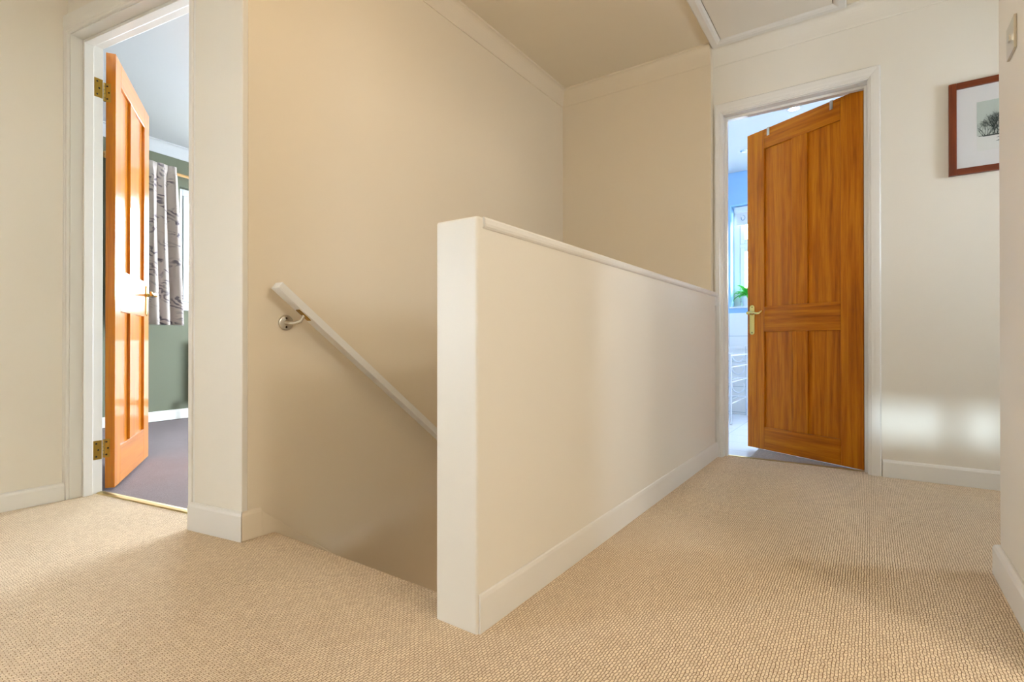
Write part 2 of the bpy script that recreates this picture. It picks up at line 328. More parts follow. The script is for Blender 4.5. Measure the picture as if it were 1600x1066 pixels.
# bathroom
struct(slab(MB(), -1.6, .95, -.2, CZ, 5.7, 5.98, ID, [(-1.19, -.13, 1.05, 2.10)]).build('wall_bathroom_back', M['blue']), 'blue bathroom wall with a recessed window', 'wall')
struct(MB().box(-1.62, -1.52, 3.3, 5.98, -.2, CZ).build('wall_bathroom_left', M['blue']), 'blue left-hand wall of the bathroom', 'wall')
struct(slab(MB(), 3.36, 5.98, -.2, CZ, -1.0, -.9, YX, [(4.4, 5.0, 1.2, 2.0)]).build('wall_bathroom_right', M['blue']), 'blue right-hand wall of the bathroom', 'wall')
struct(MB().box(-1.52, .9, 5.676, 5.7, -.02, .985).build('trim_2', M['walltile']), 'white tiled dado below the bathroom window', 'wall tiles')
struct(MB().box(-1.52, .9, 5.45, 5.68, -.02, .62).box(-1.52, .9, 5.44, 5.68, .62, .645).build('trim_3', M['walltile']), 'white tiled ledge boxed in below the bathroom window', 'ledge')

# ================================================================== CEILINGS
struct(MB().poly([(-3.0, -2.3), (2.75, -2.3), (2.75, 2.0), (1.8, 2.0), (1.8, 3.35), (-1.82, 3.35), (-1.82, 1.0), (-3.0, .80)], CZ, CZ + .08).build('ceiling', M['ceil']), 'tan cream ceiling over the landing', 'ceiling')
struct(MB().poly([tuple(DW(-.05, .06, 0))[:2], (-1.85, 4.9), (-6.2, 4.9), (-5.9, -.2), tuple(DW(-3.9, .06, 0))[:2]], CZ, CZ + .08).build('ceiling_bedroom', M['white']), 'bluish white bedroom ceiling', 'ceiling')
struct(MB().box(-1.62, 1.0, 3.3, 5.98, CZ + .001, CZ + .09).build('ceiling_bathroom', M['white']), 'bluish white bathroom ceiling', 'ceiling')

# coving: shallow cove profile, (d = out from wall, z)
def cove(p=.046, h=.108):
    pts = [(0, CZ - h), (.004, CZ - h), (.005, CZ - h + .004)]
    for i in range(0, 9):
        t = i / 8 * pi / 2
        pts.append((.006 + (p - .010) * (1 - cos(t)), CZ - h + .006 + (h - .016) * sin(t)))
    pts += [(p - .002, CZ - .010), (p, CZ - .008), (p, CZ), (0, CZ)]
    return pts
def coving(n, a, b, label, mt='trim', smooth=True):
    o = MB().prism(cove(), a, b).build(n, M[mt]); return struct(o, label, 'coving')
coving('trim_4', lambda d, z: Vector((-1.775 + d, 1.0 - 0, z)), lambda d, z: Vector((-1.775 + d, 3.19 - d, z)), 'cream coving along the top of the stairwell wall', 'wall_warmlit')
coving('trim_5', lambda d, z: Vector((-1.775 + d, 3.19 - d, z)), lambda d, z: Vector((-.775, 3.19 - d, z)), 'short cream coving over the stairwell end wall', 'wall_warmlit')
coving('trim_6', lambda d, z: Vector((-.775, 3.245 - d, z)), lambda d, z: Vector((1.7, 3.245 - d, z)), 'long cream coving over the right doorway', 'wall')
coving('trim_7', lambda d, z: BW(-2.5, -d, z), lambda d, z: BW(2.8, -d, z), 'white coving above the bedroom curtain', 'white')

# ================================================================== SKIRTING
def skprof(h, t): return [(0, 0), (0, h), (t * .35, h), (t * .75, h - .004), (t, h - .013), (t, 0)]
def skirt(name, runs, label, h=.09, t=.016, mt='trim'):
    mb = MB()
    for a, b in runs: mb.prism(skprof(h, t), a, b)
    return struct(mb.build(name, M[mt], bevel=.0012), label, 'skirting board')
skirt('baseboard_left', [(lambda d, z: Vector((-2.875 + d, -2.2, z)), lambda d, z: Vector((-2.875 + d, .738 + d * .1, z)))], 'white skirting board along the far left wall', .075)
skirt('baseboard_pier', [(lambda d, z: DW(-.272 - 0 * d, -d, z), lambda d, z: DW(d, -d, z))],
      'white skirting wrapped round the wall end beside the left doorway', .1, .014)
skirt('baseboard_half', [(lambda d, z: Vector((-.753 + d, .951, z)), lambda d, z: Vector((-.753 + d, 3.24, z)))], 'white skirting board along the half wall', .092, .005)
skirt('baseboard_back', [(lambda d, z: Vector((.049, 3.245 - d, z)), lambda d, z: Vector((1.7, 3.245 - d, z)))], 'white skirting board right of the right doorway', .088, .014)
skirt('baseboard_right', [(lambda d, z: Vector((.31 - d, 1.46, z)), lambda d, z: Vector((.31 - d, 2.05 + d, z))), (lambda d, z: Vector((.31 - d, 2.05 + d, z)), lambda d, z: Vector((.42, 2.05 + d, z)))],
      'white skirting board around the right wall end', .09, .016)
skirt('baseboard_bedroom', [(lambda d, z: BW(-2.5, -d, z), lambda d, z: BW(3.0, -d, z))], 'white skirting board in the bedroom', .085, .018)
# sloping stair string
sl = RI / GO
string = MB().prism([(0, 0), (0, 1)], lambda a, b: Vector((0, 0, 0)), lambda a, b: Vector((0, 0, 0))) if False else MB()
def sp(x, y, z): return Vector((x, y, z))
y0, y1 = .995, 3.19; zt0 = .096; zt = lambda y: zt0 - (y - y0) * .86
vs = []
for x in (-1.775, -1.764): vs += [sp(x, y0, zt0), sp(x, y1, zt(y1)), sp(x, y1, zt(y1) - .38), sp(x, y0, -.2)]
string.add(vs, [(0, 1, 2, 3), (7, 6, 5, 4), (0, 4, 5, 1), (1, 5, 6, 2), (2, 6, 7, 3), (3, 7, 4, 0)])
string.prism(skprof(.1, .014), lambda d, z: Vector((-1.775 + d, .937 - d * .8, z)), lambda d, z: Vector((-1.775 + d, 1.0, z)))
struct(string.build('trim_8', M['wall_warmlit'], bevel=.003), 'painted stair string sloping down the stairwell wall', 'stair string')  # the tan of the level skirting piece is warm light put into its colour

# ================================================================== DOOR FRAMES
def frame(name, T, s0, s1, head, depth, aw_l, aw_r, aw_t, label, stop0, stop1, st=.013, lt=.03, rightleg=True, archproud=.018):
    """lining s0..s1 (clear width) through the wall, stops, and an architrave on the landing side (local y<0)"""
    mb = MB()
    mb.box(s0 - lt, s0, 0, depth, -.0, head + lt, T); mb.box(s1, s1 + lt, 0, depth, -.0, head + lt, T); mb.box(s0, s1, 0, depth, head, head + lt, T)
    r = struct(mb.build(name, M['trim'], bevel=.0015), label, 'door frame')
    sb = MB(); sb.box(s0, s0 + st, stop0, stop1, 0, head, T); sb.box(s1 - st, s1, stop0, stop1, 0, head, T); sb.box(s0 + st, s1 - st, stop0, stop1, head - st, head, T)
    sb.build('door_stop', M['trim'], r, bevel=.002)
    def prof(wd):   # across the architrave, u from inner edge outwards
        q = .004
        return [(q, 0), (q, -.009), (q + .004, -.012), (q + .010, -.012), (q + .013, -.015), (q + .022, -archproud + .001), (q + .03, -archproud), (wd - .006, -archproud), (wd - .001, -archproud + .004), (wd, 0)]
    ab = MB()
    top = head
    # left leg, right leg, head, mitred
    if aw_l: ab.prism(prof(aw_l), lambda u, d: T(s0 - u, d, 0), lambda u, d: T(s0 - u, d, top + u * aw_t / aw_l))
    if aw_r: ab.prism(prof(aw_r), lambda u, d: T(s1 + u, d, 0), lambda u, d: T(s1 + u, d, top + u * aw_t / aw_r))
    ab.prism(prof(aw_t), lambda u, d: T(s0 - u * (aw_l / aw_t), d, top + u), lambda u, d: T(s1 + u * ((aw_r or aw_t) / aw_t), d, top + u))
    ab.build('architrave', M['trim'], r, bevel=.0012)
    return r
frame('trim_9', DW, -1.095, -.282, 2.02, .125, .068, .0, .082, 'white moulded frame of the left doorway', .045, .082)
# right edge of the left doorway: thin architrave strip against the plastered wall end
fr2 = MB().box(-.282, -.262, -.006, .03, 0, 2.02, DW)
o = fr2.build('trim_10', M['trim'], bevel=.002); struct(o, 'thin white edge strip on the right of the left doorway', 'trim')
frame('trim_11', ID, -.72, -.013, 2.035, .12, .046, .058, .066, 'white moulded frame of the right doorway', .045, .075, st=.014, lt=.007 + .0, archproud=.016).location.y = 3.245

# ================================================================== PANELLED DOORS
def door(name, label, loc, rz, wd, h, zb, t, cols, rows, mats, side, muntin_split=True):
    """local x from hinge, local y = thickness (0 is the visible face, t the back), cols = (stile, muntin0, muntin1, stile), rows = z of rails"""
    a, m0, m1, b = cols; r0, r1, r2, r3 = rows; mz, mx = mats
    D = thing(name, label, 'door', loc, rz, kind='structure')
    g = .0006
    y0, y1 = (0, t) if side > 0 else (-t, 0)
    def part(nm, x0, x1, z0, z1, mt, c=None):
        # each timber member has its own origin so that its grain differs
        o = MB().box(x0, x1, y0, y1, z0, z1).build(nm, mt, D, bevel=.0012, seg=1); return o
    part('hinge_stile', 0, a - g, zb, h, mz); part('lock_stile', b + g, wd, zb, h, mz)
    part('bottom_rail', a, b, zb, r0 - g, mx); part('middle_rail', a, b, r1 + g, r2 - g, mx); part('top_rail', a, b, r3 + g, h, mx)
    part('centre_stile', m0, m1, r0, r1, mz); part('centre_stile', m0, m1, r2, r3, mz)
    k = 0
    for x0, x1 in ((a, m0), (m1, b)):
        for z0, z1 in ((r0, r1), (r2, r3)):
            o = MB().box(x0 - .004, x1 + .004, y0 + .0125, y1 - .0125, z0 - .004, z1 + .004).build('panel', mz, D)
    return D
def lever_handle(D, xc, zc, face_y, s, hd, mt, z0=None, z1=None):
    """plate on the leaf face at local (xc), s = outward sign along y, hd = lever direction along x"""
    z0 = z0 if z0 is not None else zc - .16; z1 = z1 if z1 is not None else zc + .05
    n = 8; r = .019; P = []
    for i in range(n + 1): t = pi * i / n; P.append((xc + r * cos(t), z1 - r * .8 + r * .8 * sin(t)))
    for i in range(n + 1): t = pi + pi * i / n; P.append((xc + r * cos(t), z0 + r * .8 + r * .8 * sin(t)))
    pl = MB().prism(P, lambda u, v: Vector((u, face_y, v)), lambda u, v: Vector((u, face_y + s * .005, v))).build('handle_plate', mt, D, bevel=.0015)
    for zz in (z1 - .014, z0 + .014): MB().lathe([(.004, 0), (.003, .0012)], (xc, face_y + s * .005, zz), (0, s, 0), 10).build('screw', M['dark'], pl)
    lv = MB().lathe([(.013, 0), (.013, .006), (.008, .010), (.008, .040)], (xc, face_y + s * .004, zc), (0, s, 0), 16)
    yo = face_y + s * .044
    lv.sphere((xc, yo, zc), .011, 12)
    pts = [Vector((xc, yo, zc)), Vector((xc + hd * .02, yo, zc + .004)), Vector((xc + hd * .045, yo, zc + .002)), Vector((xc + hd * .065, yo, zc - .005)), Vector((xc + hd * .085, yo, zc - .004)), Vector((xc + hd * .098, yo - s * .004, zc + .006)), Vector((xc + hd * .102, yo - s * .004, zc + .012))]
    lv.tube(pts, [.009, .008, .0075, .008, .008, .007, .005], 12)
    lv.build('lever', mt, pl)
# right-hand oak door, opening into the bathroom
A2 = R(151)
D1 = door('door_2', 'orange oak four-panel door standing ajar in the right doorway', (-.031, 3.32, 0), A2, .722, 2.036, .004, .04,
          (.12, .311, .410, .598), (.148, .750, .911, 1.912), (M['oak_z'], M['oak_x']), -1)
lever_handle(D1, .684, .872, 0, 1, -1, M['brass'], .732, .925)
lever_handle(D1, .684, .872, -.04, -1, -1, M['brass'], .732, .925)
# left-hand door, opening into the bedroom; the visible face looks to the window
A1 = R(149.8)
D0 = door('door_1', 'glossy orange pine four-panel door standing open into the bedroom', (-2.880, .926, 0), A1, .735, 2.022, .010, .037,
          (.10, .288, .402, .612), (.188, .83, 1.03, 1.912), (M['pine_z'], M['pine_x']), 1)
lever_handle(D0, .672, .957, 0, -1, -1, M['brass'], .835, 1.013)
lever_handle(D0, .672, .957, .037, 1, -1, M['brass'], .835, 1.013)

# hinges: knuckle on the leaf edge, one leaf on the edge and one on the lining
def hinge(D, T, zc, hh=.085):
    """children of the door; T maps door-local from hinge corner"""
    hb = MB()
    hb.box(-.0022, .0, .018, .0375, zc - hh / 2, zc + hh / 2)
    h = hb.build('hinge', M['brassdull'], D, bevel=.0006)
    kn = MB()
    for i in range(5):
        kn.lathe([(.0055, 0), (.0055, hh / 5 - .0015)], (-.004, T, zc - hh / 2 + i * hh / 5), (0, 0, 1), 12)
    kn.build('hinge_knuckle', M['brass'], h)
    for i in (-.34, 0, .34):
        MB().lathe([(.0042, 0), (.003, .001)], (-.0022, .028 + (.003 if i else -.003), zc + i * hh), (-1, 0, 0), 10).build('screw', M['dark'], h)
for zz in (.195, 1.835): hinge(D0, .041, zz)
# lining leaves of the two brass hinges
for zz in (.195, 1.835):
    q = MB().box(-1.0955, -1.093, .089, .122, zz - .0425, zz + .0425, DW).build('hinge_leaf', M['brassdull'], bpy.data.objects['trim_9'], bevel=.0006)
    for i, dy in ((-.029, .100), (0, .108), (.029, .100)): MB().lathe([(.0042, 0), (.003, .0012)], DW(-1.093, dy, zz + i), DW(1, 0, 0) - DW(0, 0, 0), 10).build('screw', M['dark'], q)
# latch keeper side: small bright lug at the bottom of the right doorway
# over-door hooks on the top of the right door
for i, (xc, lb) in enumerate(((.168, 'small grey over-door hook nearer the hinge of the oak door'), (.567, 'small grey over-door hook nearer the free edge of the oak door'))):
    hk = MB().box(xc - .009, xc + .009, .0006, .0022, 1.988, 2.0385).box(xc - .009, xc + .009, -.0425, .0022, 2.0366, 2.0385).box(xc - .009, xc + .009, -.0425, -.0406, 1.93, 2.0385)
    hk.box(xc - .009, xc + .009, -.07, -.0425, 1.93, 1.932).box(xc - .009, xc + .009, -.072, -.07, 1.93, 1.96)
    T = xf((-.031, 3.32), 151)
    hk.v = [tuple(T(*v)) for v in hk.v]
    tag(hk.build('over_door_hook', M['nickel'], bevel=.0005), lb, 'hook', 'hooks hung over the oak door')

# thresholds
tb = MB().prism([(-.018, 0), (-.014, .004), (0, .006), (.014, .004), (.018, 0)], lambda u, z: DW(-1.094, .118 + u, z), lambda u, z: DW(-.283, .118 + u, z))
tag(tb.build('threshold_strip', M['threshold']), 'worn brass carpet bar across the left doorway', 'threshold strip')
tb = MB().prism([(-.016, 0), (-.012, .003), (.012, .003), (.016, 0)], lambda u, z: Vector((-.719, 3.318 + u, z)), lambda u, z: Vector((-.014, 3.318 + u, z)))
tag(tb.build('threshold_strip', M['threshold']), 'thin carpet bar across the right doorway by the oak door', 'threshold strip')
bm_ = MB().box(-.60, -.02, 3.36, 3.95, -.019, -.006)
tag(bm_.build('bath_mat', M['weave'], bevel=.005), 'grey woven mat on the bathroom floor under the oak door', 'mat')

# ================================================================== HANDRAIL
ry0, rz0 = 1.026, .883; ry1 = 3.05; SL = (.895 - .293) / (1.801 - 1.033)
dv = Vector((0, 1, -SL)).normalized(); nv = Vector((0, -dv.z, dv.y))   # nv: up, perpendicular to the rail
if nv.z < 0: nv = -nv
ax_ = Vector((0, 0, 0))
HR = thing('handrail', 'white square handrail sloping down the stairwell wall on metal brackets', 'handrail', (0, 0, 0))
def rp(x, n, L): return Vector((x, ry0, rz0)) + nv * n + dv * L
LEN = 2.55
rb = MB().prism([(-1.740, -.014), (-1.740, .014), (-1.695, .014), (-1.695, -.014)], lambda x, n: rp(x, n, 0), lambda x, n: rp(x, n, LEN))
rb.build('rail', M['trim'], HR, bevel=.002)
for L in (.145, 1.25, 2.35):
    c = rp(-1.717, -.0145, L)
    zc = c.z - .028; yc = c.y - .036
    b = MB().lathe([(.0285, 0), (.0285, .004), (.022, .0055), (.010, .006)], (-1.7745, yc, zc), (1, 0, 0), 28)
    br = b.build('bracket', M['nickel'], HR)
    for dz in (.016, -.016): MB().lathe([(.0045, 0), (.0035, .001)], (-1.769, yc, zc + dz), (1, 0, 0), 10).build('screw', M['dark'], br)
    MB().tube([(-1.770, yc, zc), (-1.752, yc + .003, zc - .002), (-1.735, yc + .012, zc - .002), (-1.722, yc + .027, zc + .005), (-1.7175, c.y, c.z - .004), (-1.7175, c.y, c.z)], [.009, .007, .0065, .0065, .0065, .006], 14).build('arm', M['nickel'], br)
    MB().prism([(-1.728, -.017), (-1.728, -.0142), (-1.707, -.0142), (-1.707, -.017)], lambda x, n: rp(x, n, L - .03), lambda x, n: rp(x, n, L + .03)).build('saddle', M['brassdull'], br)

# ================================================================== LOFT HATCH
HX0, HX1, HY0, HY1 = -.768, -.098, 2.50, 3.198
LH = thing('loft_hatch', 'white framed loft hatch in the landing ceiling', 'loft hatch', ((HX0 + HX1) / 2, (HY0 + HY1) / 2, CZ))
LH_o = Vector(LH.location)
fr = MB(); W_ = .057
prof = [(0, CZ), (0, CZ - .014), (.006, CZ - .02), (W_ - .022, CZ - .02), (W_ - .010, CZ - .015), (W_, CZ - .006), (W_, CZ)]
cor = [(HX0, HY0, 1, 1), (HX1, HY0, -1, 1), (HX1, HY1, -1, -1), (HX0, HY1, 1, -1)]
for i in range(4):
    a, b = cor[i], cor[(i + 1) % 4]
    fr.prism(prof, lambda u, z, a=a: Vector((a[0] + a[2] * u, a[1] + a[3] * u, z)) - LH_o, lambda u, z, b=b: Vector((b[0] + b[2] * u, b[1] + b[3] * u, z)) - LH_o)
fr.build('hatch_frame', M['trim'], LH)
T0 = lambda x, y, z: Vector((x, y, z)) - LH_o
MB().box(HX0 + W_ + .003, HX1 - W_ - .003, HY0 + W_ + .003, HY1 - W_ - .003, CZ - .008, CZ - .001, T0).build('hatch_panel', M['wall'], LH, bevel=.001)
MB().box(HX0 + W_ - .001, HX1 - W_ + .001, HY0 + W_ - .001, HY1 - W_ + .001, CZ - .0012, CZ - .0004, T0).build('shadow_gap', M['dark'], LH)

# ================================================================== PICTURE
PX0, PX1, PZ0, PZ1 = .310, .716, 1.477, 1.914
PF = thing('framed_picture', 'brown wooden framed winter tree print on the far wall', 'picture', ((PX0 + PX1) / 2, 3.2445, PZ0))
o = Vector(PF.location); TP = lambda x, y, z: Vector((x, y, z)) - o
fw = .029
for u in (PX0, PX1 - fw): MB().box(u, u + fw, 3.223, 3.2445, PZ0, PZ1, TP).build('frame_side', M['frame_z'], PF, bevel=.0015)
for u in (PZ0, PZ1 - fw): MB().box(PX0 + fw, PX1 - fw, 3.223, 3.2445, u, u + fw, TP).build('frame_rail', M['frame_x'], PF, bevel=.0015)
MB().box(PX0 + fw, PX1 - fw, 3.236, 3.24, PZ0 + fw, PZ1 - fw, TP).build('mount', M['mount'], PF)
ln = MB()
ax0, ax1, az0, az1 = .412, .614, 1.577, 1.808
for e in (.010,):
    for u in (ax0 - e, ax1 + e): MB().box(u, u + .0012, 3.2356, 3.236, az0 - e, az1 + e, TP).build('mount_bevel', M['trim'], PF)
pr = MB().box(ax0, ax1, 3.2350, 3.2358, 1.648, az1, TP).build('print', M['print'], PF)
MB().box(ax0, ax1, 3.2350, 3.2358, az0, 1.648, TP).build('print_snow', M['snow'], PF)
rng = random.Random(5); br = MB()
def twig(x, z, a, L, r, dep):
    x2, z2 = x + L * cos(a), z + L * sin(a)
    if x2 < ax0 + .002 or x2 > ax1 - .002 or z2 > az1 - .02: return
    d = Vector((-(z2 - z), 0, x2 - x)).normalized() * r
    p = [Vector((x, 3.2346, z)) - d, Vector((x2, 3.2346, z2)) - d * .7, Vector((x2, 3.2346, z2)) + d * .7, Vector((x, 3.2346, z)) + d]
    p2 = [q + Vector((0, .0004, 0)) for q in p]
    br.add([v - o for v in p + p2], [(0, 1, 2, 3), (7, 6, 5, 4), (0, 4, 5, 1), (1, 5, 6, 2), (2, 6, 7, 3), (3, 7, 4, 0)])
    if dep:
        for _ in range(3 if dep > 2 else 2): twig(x2, z2, a + rng.uniform(-.6, .6), L * rng.uniform(.6, .85), r * .62, dep - 1)
for bx, s in ((.433, .8), (.440, .9), (.447, .85), (.452, 1), (.468, 1.2), (.475, 1.3), (.482, 1.25), (.50, 1.3), (.52, 1.2), (.55, 1.0), (.58, .9)):
    for k in range(2): twig(bx, 1.646, rng.uniform(.8, 2.3), .026 * s, .0011 * s, 4)
br.box(.418, .60, 3.2346, 3.235, 1.6445, 1.6475, TP)
for cx, cz, ww in ((.449, 1.642, .016), (.476, 1.642, .02), (.512, 1.642, .022)): br.box(cx - ww, cx + ww, 3.2346, 3.235, cz, cz + .006, TP)
for cx, cz in ((.487, 1.632), (.485, 1.616), (.53, 1.62)):
    br.add([v - o for v in (Vector((cx - .008, 3.2346, cz - .003)), Vector((cx + .006, 3.2346, cz - .002)), Vector((cx + .008, 3.2346, cz + .004)), Vector((cx, 3.2346, cz + .001)))], [(0, 1, 2, 3)])
br.build('printed_branches', M['ink'], pr)
MB().box(PX0 + fw, PX1 - fw, 3.2285, 3.2300, PZ0 + fw, PZ1 - fw, TP).build('picture_glass', M['glass'], PF)

# ================================================================== LIGHT SWITCH
LS = thing('light_switch', 'square brushed metal light switch on the right wall end', 'light switch', (.31, 1.866, 1.438))
o = Vector(LS.location); TL = lambda x, y, z: Vector((x, y, z)) - o
MB().box(.3035, .3098, 1.822, 1.910, 1.438, 1.524, TL).build('switch_plate', M['nickel'], LS, bevel=.0012)
rk = MB().box(.3005, .3036, 1.861, 1.875, 1.474, 1.492, TL); rk.build('rocker', M['chrome'], LS, bevel=.001)

# ================================================================== WINDOWS
def window(name, T, s0, s1, z0, z1, y, label, mull=(), trans=(), fw=.06, fd=.06, sash=.045):
    W = struct(MB().box(s0, s0 + fw, y, y + fd, z0, z1, T).box(s1 - fw, s1, y, y + fd, z0, z1, T).box(s0 + fw, s1 - fw, y, y + fd, z0, z0 + fw, T).box(s0 + fw, s1 - fw, y, y + fd, z1 - fw, z1, T).build(name, M['upvc'], bevel=.004), label, 'window')
    xs = [s0 + fw] + list(mull) + [s1 - fw]; zs = [z0 + fw] + list(trans) + [z1 - fw]
    for i in range(len(xs) - 1):
        for j in range(len(zs) - 1):
            a0, a1 = xs[i] + (.02 if i else .003), xs[i + 1] - (.02 if i < len(xs) - 2 else .003)
            b0, b1 = zs[j] + (.02 if j else .003), zs[j + 1] - (.02 if j < len(zs) - 2 else .003)
            sb = MB().box(a0, a0 + sash, y - .01, y + fd - .01, b0, b1, T).box(a1 - sash, a1, y - .01, y + fd - .01, b0, b1, T).box(a0 + sash, a1 - sash, y - .01, y + fd - .01, b0, b0 + sash, T).box(a0 + sash, a1 - sash, y - .01, y + fd - .01, b1 - sash, b1, T)
            sh = sb.build('sash', M['upvc'], W, bevel=.004)
            MB().box(a0 + sash, a1 - sash, y + .02, y + .026, b0 + sash, b1 - sash, T).build('pane', M['glass'], sh)
            g = .005
            gk = MB().box(a0 - g, a1 + g, y + .004, y + .012, b1, b1 + g, T).box(a0 - g, a1 + g, y + .004, y + .012, b0 - g, b0, T).box(a0 - g, a0, y + .004, y + .012, b0, b1, T).box(a1, a1 + g, y + .004, y + .012, b0, b1, T)
            gk.build('gasket', M['gasket'], sh)
    for m_ in mull: MB().box(m_ - .02, m_ + .02, y, y + fd, z0 + fw, z1 - fw, T).build('mullion', M['upvc'], W)
    for t_ in trans: MB().box(s0 + fw, s1 - fw, y + .001, y + fd - .001, t_ - .02, t_ + .02, T).build('transom', M['upvc'], W)
    return W
window('window_1', BW, .13, 1.87, .995, 2.09, .06, 'white framed bedroom window beside the patterned curtain', (.72, 1.30), ())
struct(MB().box(.09, 1.91, -.03, .06, .972, .996, BW).build('trim_12', M['upvc'], bevel=.006), 'white sill board of the bedroom window', 'window sill')
window('window_2', ID, -1.19, -.13, 1.05, 2.10, 5.86, 'white framed bathroom window behind the potted plant', (-.66,), (1.70,))
struct(MB().box(-1.2, -.12, 5.675, 5.86, 1.035, 1.052).build('trim_13', M['upvc'], bevel=.004), 'white sill of the bathroom window', 'window sill')
window('window_3', YX, -1.7, -1.1, .3, 1.7, 2.905, 'landing window behind the viewer in the left wall', (), ())
window('window_4', YX, 2.4, 2.9, 1.15, 1.85, -1.77, 'recess window beside the picture', (), ())
window('window_5', ID, 1.0, 1.8, 1.1, 2.0, -2.27, 'window of the room right of the viewer', (1.4,), ())
window('window_added_6', ID, -4.0, -2.2, .05, 2.2, 4.83, 'unseen glazing added to the bedroom end wall for daylight', (-3.1,), ())  # added out of view to brighten the bedroom and the carpet at its door
window('window_added_7', YX, 4.4, 5.0, 1.2, 2.0, -.97, 'unseen window added to the bathroom right-hand wall for daylight', (), ())  # added out of view to brighten the blue bathroom walls
fw7 = struct(MB().box(-.585, -.525, -2.28, -2.24, 1.50, 1.70).build('window_added_8', M['upvc']), 'unseen two-pane slot added in the rear wall to shape sunlight', 'window')  # opening added behind the camera to cut the sun into two wall patches
MB().box(-.88, -.585, -2.262, -2.258, 1.50, 1.70).build('pane', M['glass'], fw7); MB().box(-.525, -.36, -2.262, -2.258, 1.50, 1.70).build('pane', M['glass'], fw7)

# ================================================================== BEDROOM THINGS
CP = thing('curtain_pole', 'pale wooden curtain pole above the bedroom window', 'curtain pole', BW(.8, -.12, 2.155), R(BWA))
pm = MB().tube([(-1.28, 0, 0), (1.28, 0, 0)], .0125, 14).build('pole', M['pole'], CP)
for s in (-1, 1):
    fm = MB().sphere((s * 1.30, 0, 0), .028); fm.build('finial', M['pole'], CP)
    MB().box(s * 1.22 - .01, s * 1.22 + .01, .0, .119, -.012, .012).build('pole_bracket', M['pole'], CP, bevel=.003)
# curtain: gathered cloth hung from the pole
def curtain(name, sA, sB, zt, zb, label, gathers=9):
    nu, nv_ = gathers * 14, 30; vs = []; uvs = []
    for j in range(nv_ + 1):
        v = j / nv_; z = zt + (zb - zt) * v
        for i in range(nu + 1):
            u = i / nu
            amp = .020 + .030 * v
            ph = 2 * pi * gathers * u
            sB2 = sB + .032 * v; sA2 = sA - .03 * v
            s = sA2 + (sB2 - sA2) * u + .008 * sin(ph * 2 + 3 * v)
            d = amp * (sin(ph + .6 * sin(3.1 * u + 2 * v)) + .35 * sin(ph * .5 + 1.3))
            if v < .035: d *= .45
            vs.append(BW(s, -.168 + d, z + (.004 * sin(ph) if j == nv_ else 0))); uvs.append((u * gathers * .11, z))
    fs = [(j * (nu + 1) + i, j * (nu + 1) + i + 1, (j + 1) * (nu + 1) + i + 1, (j + 1) * (nu + 1) + i) for j in range(nv_) for i in range(nu)]
    mb = MB(); mb.add(vs, fs, True); o = mb.build(name, M['curtain'])
    ul = o.data.uv_layers.new(name='uv')
    for lp in o.data.loops: ul.data[lp.index].uv = uvs[lp.vertex_index]
    sm = o.modifiers.new('thick', 'SOLIDIFY'); sm.thickness = .002
    return tag(o, label, 'curtain', 'bedroom curtains')
curtain('curtain', -.42, .004, 2.196, .834, 'grey leaf-printed curtain hanging left of the bedroom window', 5)
curtain('curtain', 1.92, 2.36, 2.208, .832, 'second leaf-printed curtain at the far end of the bedroom window', 7)
# radiator with its valve below the window
RD = thing('radiator', 'white panel radiator with valve below the bedroom window', 'radiator', BW(.95, -.03, .12), R(BWA))
rb = MB().box(-.68, .68, -.075, -.03, .04, .58)
for i in range(33): rb.box(-.66 + i * .0405, -.66 + i * .0405 + .02, -.082, -.074, .07, .55)
rb.build('panel', M['radiator'], RD, bevel=.004)
for u in (-.5, .46): MB().box(u, u + .04, -.03, .029, .1, .5).build('wall_bracket', M['radiator'], RD)
vm = MB().tube([(-.68, -.05, .06), (-.76, -.05, .06)], .009, 12).tube([(-.765, -.05, .06), (-.765, -.05, -.118)], .0075, 12).tube([(-.765, -.05, .05), (-.765, -.05, .03)], .016, 12)
vv = vm.build('valve', M['chrome'], RD)
MB().lathe([(.012, 0), (.021, .004), (.021, .03), (.017, .042), (.008, .046)], (-.765, -.05, .004), (0, 0, 1), 20).build('valve_cap', M['radiator'], vv)

# ================================================================== BATHROOM THINGS
def downlight(x, y, label, on):
    D = thing('downlight', label, 'ceiling light', (x, y, CZ), 0, 'bathroom downlights')
    MB().lathe([(.044, .0), (.044, -.004), (.036, -.006), (.030, -.002)], (0, 0, .001), (0, 0, 1), 32).build('bezel', M['chrome'], D)
    MB().lathe([(.027, 0), (.027, -.005), (.015, -.009)], (0, 0, -.001), (0, 0, 1), 24).build('bulb', M['bulb'] if on else M['upvc'], D)
downlight(-.47, 4.40, 'lit downlight above the top edge of the oak door', True)
downlight(-.94, 5.109, 'unlit downlight in the bathroom ceiling left of the oak door', False)
lamp('downlight_light', (-.47, 4.40, CZ - .03), LAMPS['bath'], (1, .94, .86), .03, 130)
# roller blind
RB = thing('roller_blind', 'white roller blind with a small motif in the bathroom window', 'blind', (-.66, 5.79, 2.04))
MB().tube([(-.50, 0, .02), (.50, 0, .02)], .026, 18).box(-.505, .505, -.035, .03, .0, .052).build('cassette', M['upvc'], RB, bevel=.004)
bl = MB().box(-.49, .49, -.002, .002, -.13, .01).build('blind_cloth', M['mount'], RB)
GM = mat('grey_blue_motif', srgb(150, 170, 190), .8)
for mx in (-.43, -.25, -.05, .15, .35):
    pts = [Vector((mx + .022 * sin(t) * (1 if t < pi else .6), -.004, -.06 + .026 * cos(t))) for t in [i * 2 * pi / 14 for i in range(12)]]
    MB().tube(pts, .0035, 6).build('motif', GM, bl)
MB().tube([(-.49, 0, -.13), (.49, 0, -.13)], .006, 8).build('bottom_bar', M['upvc'], RB)
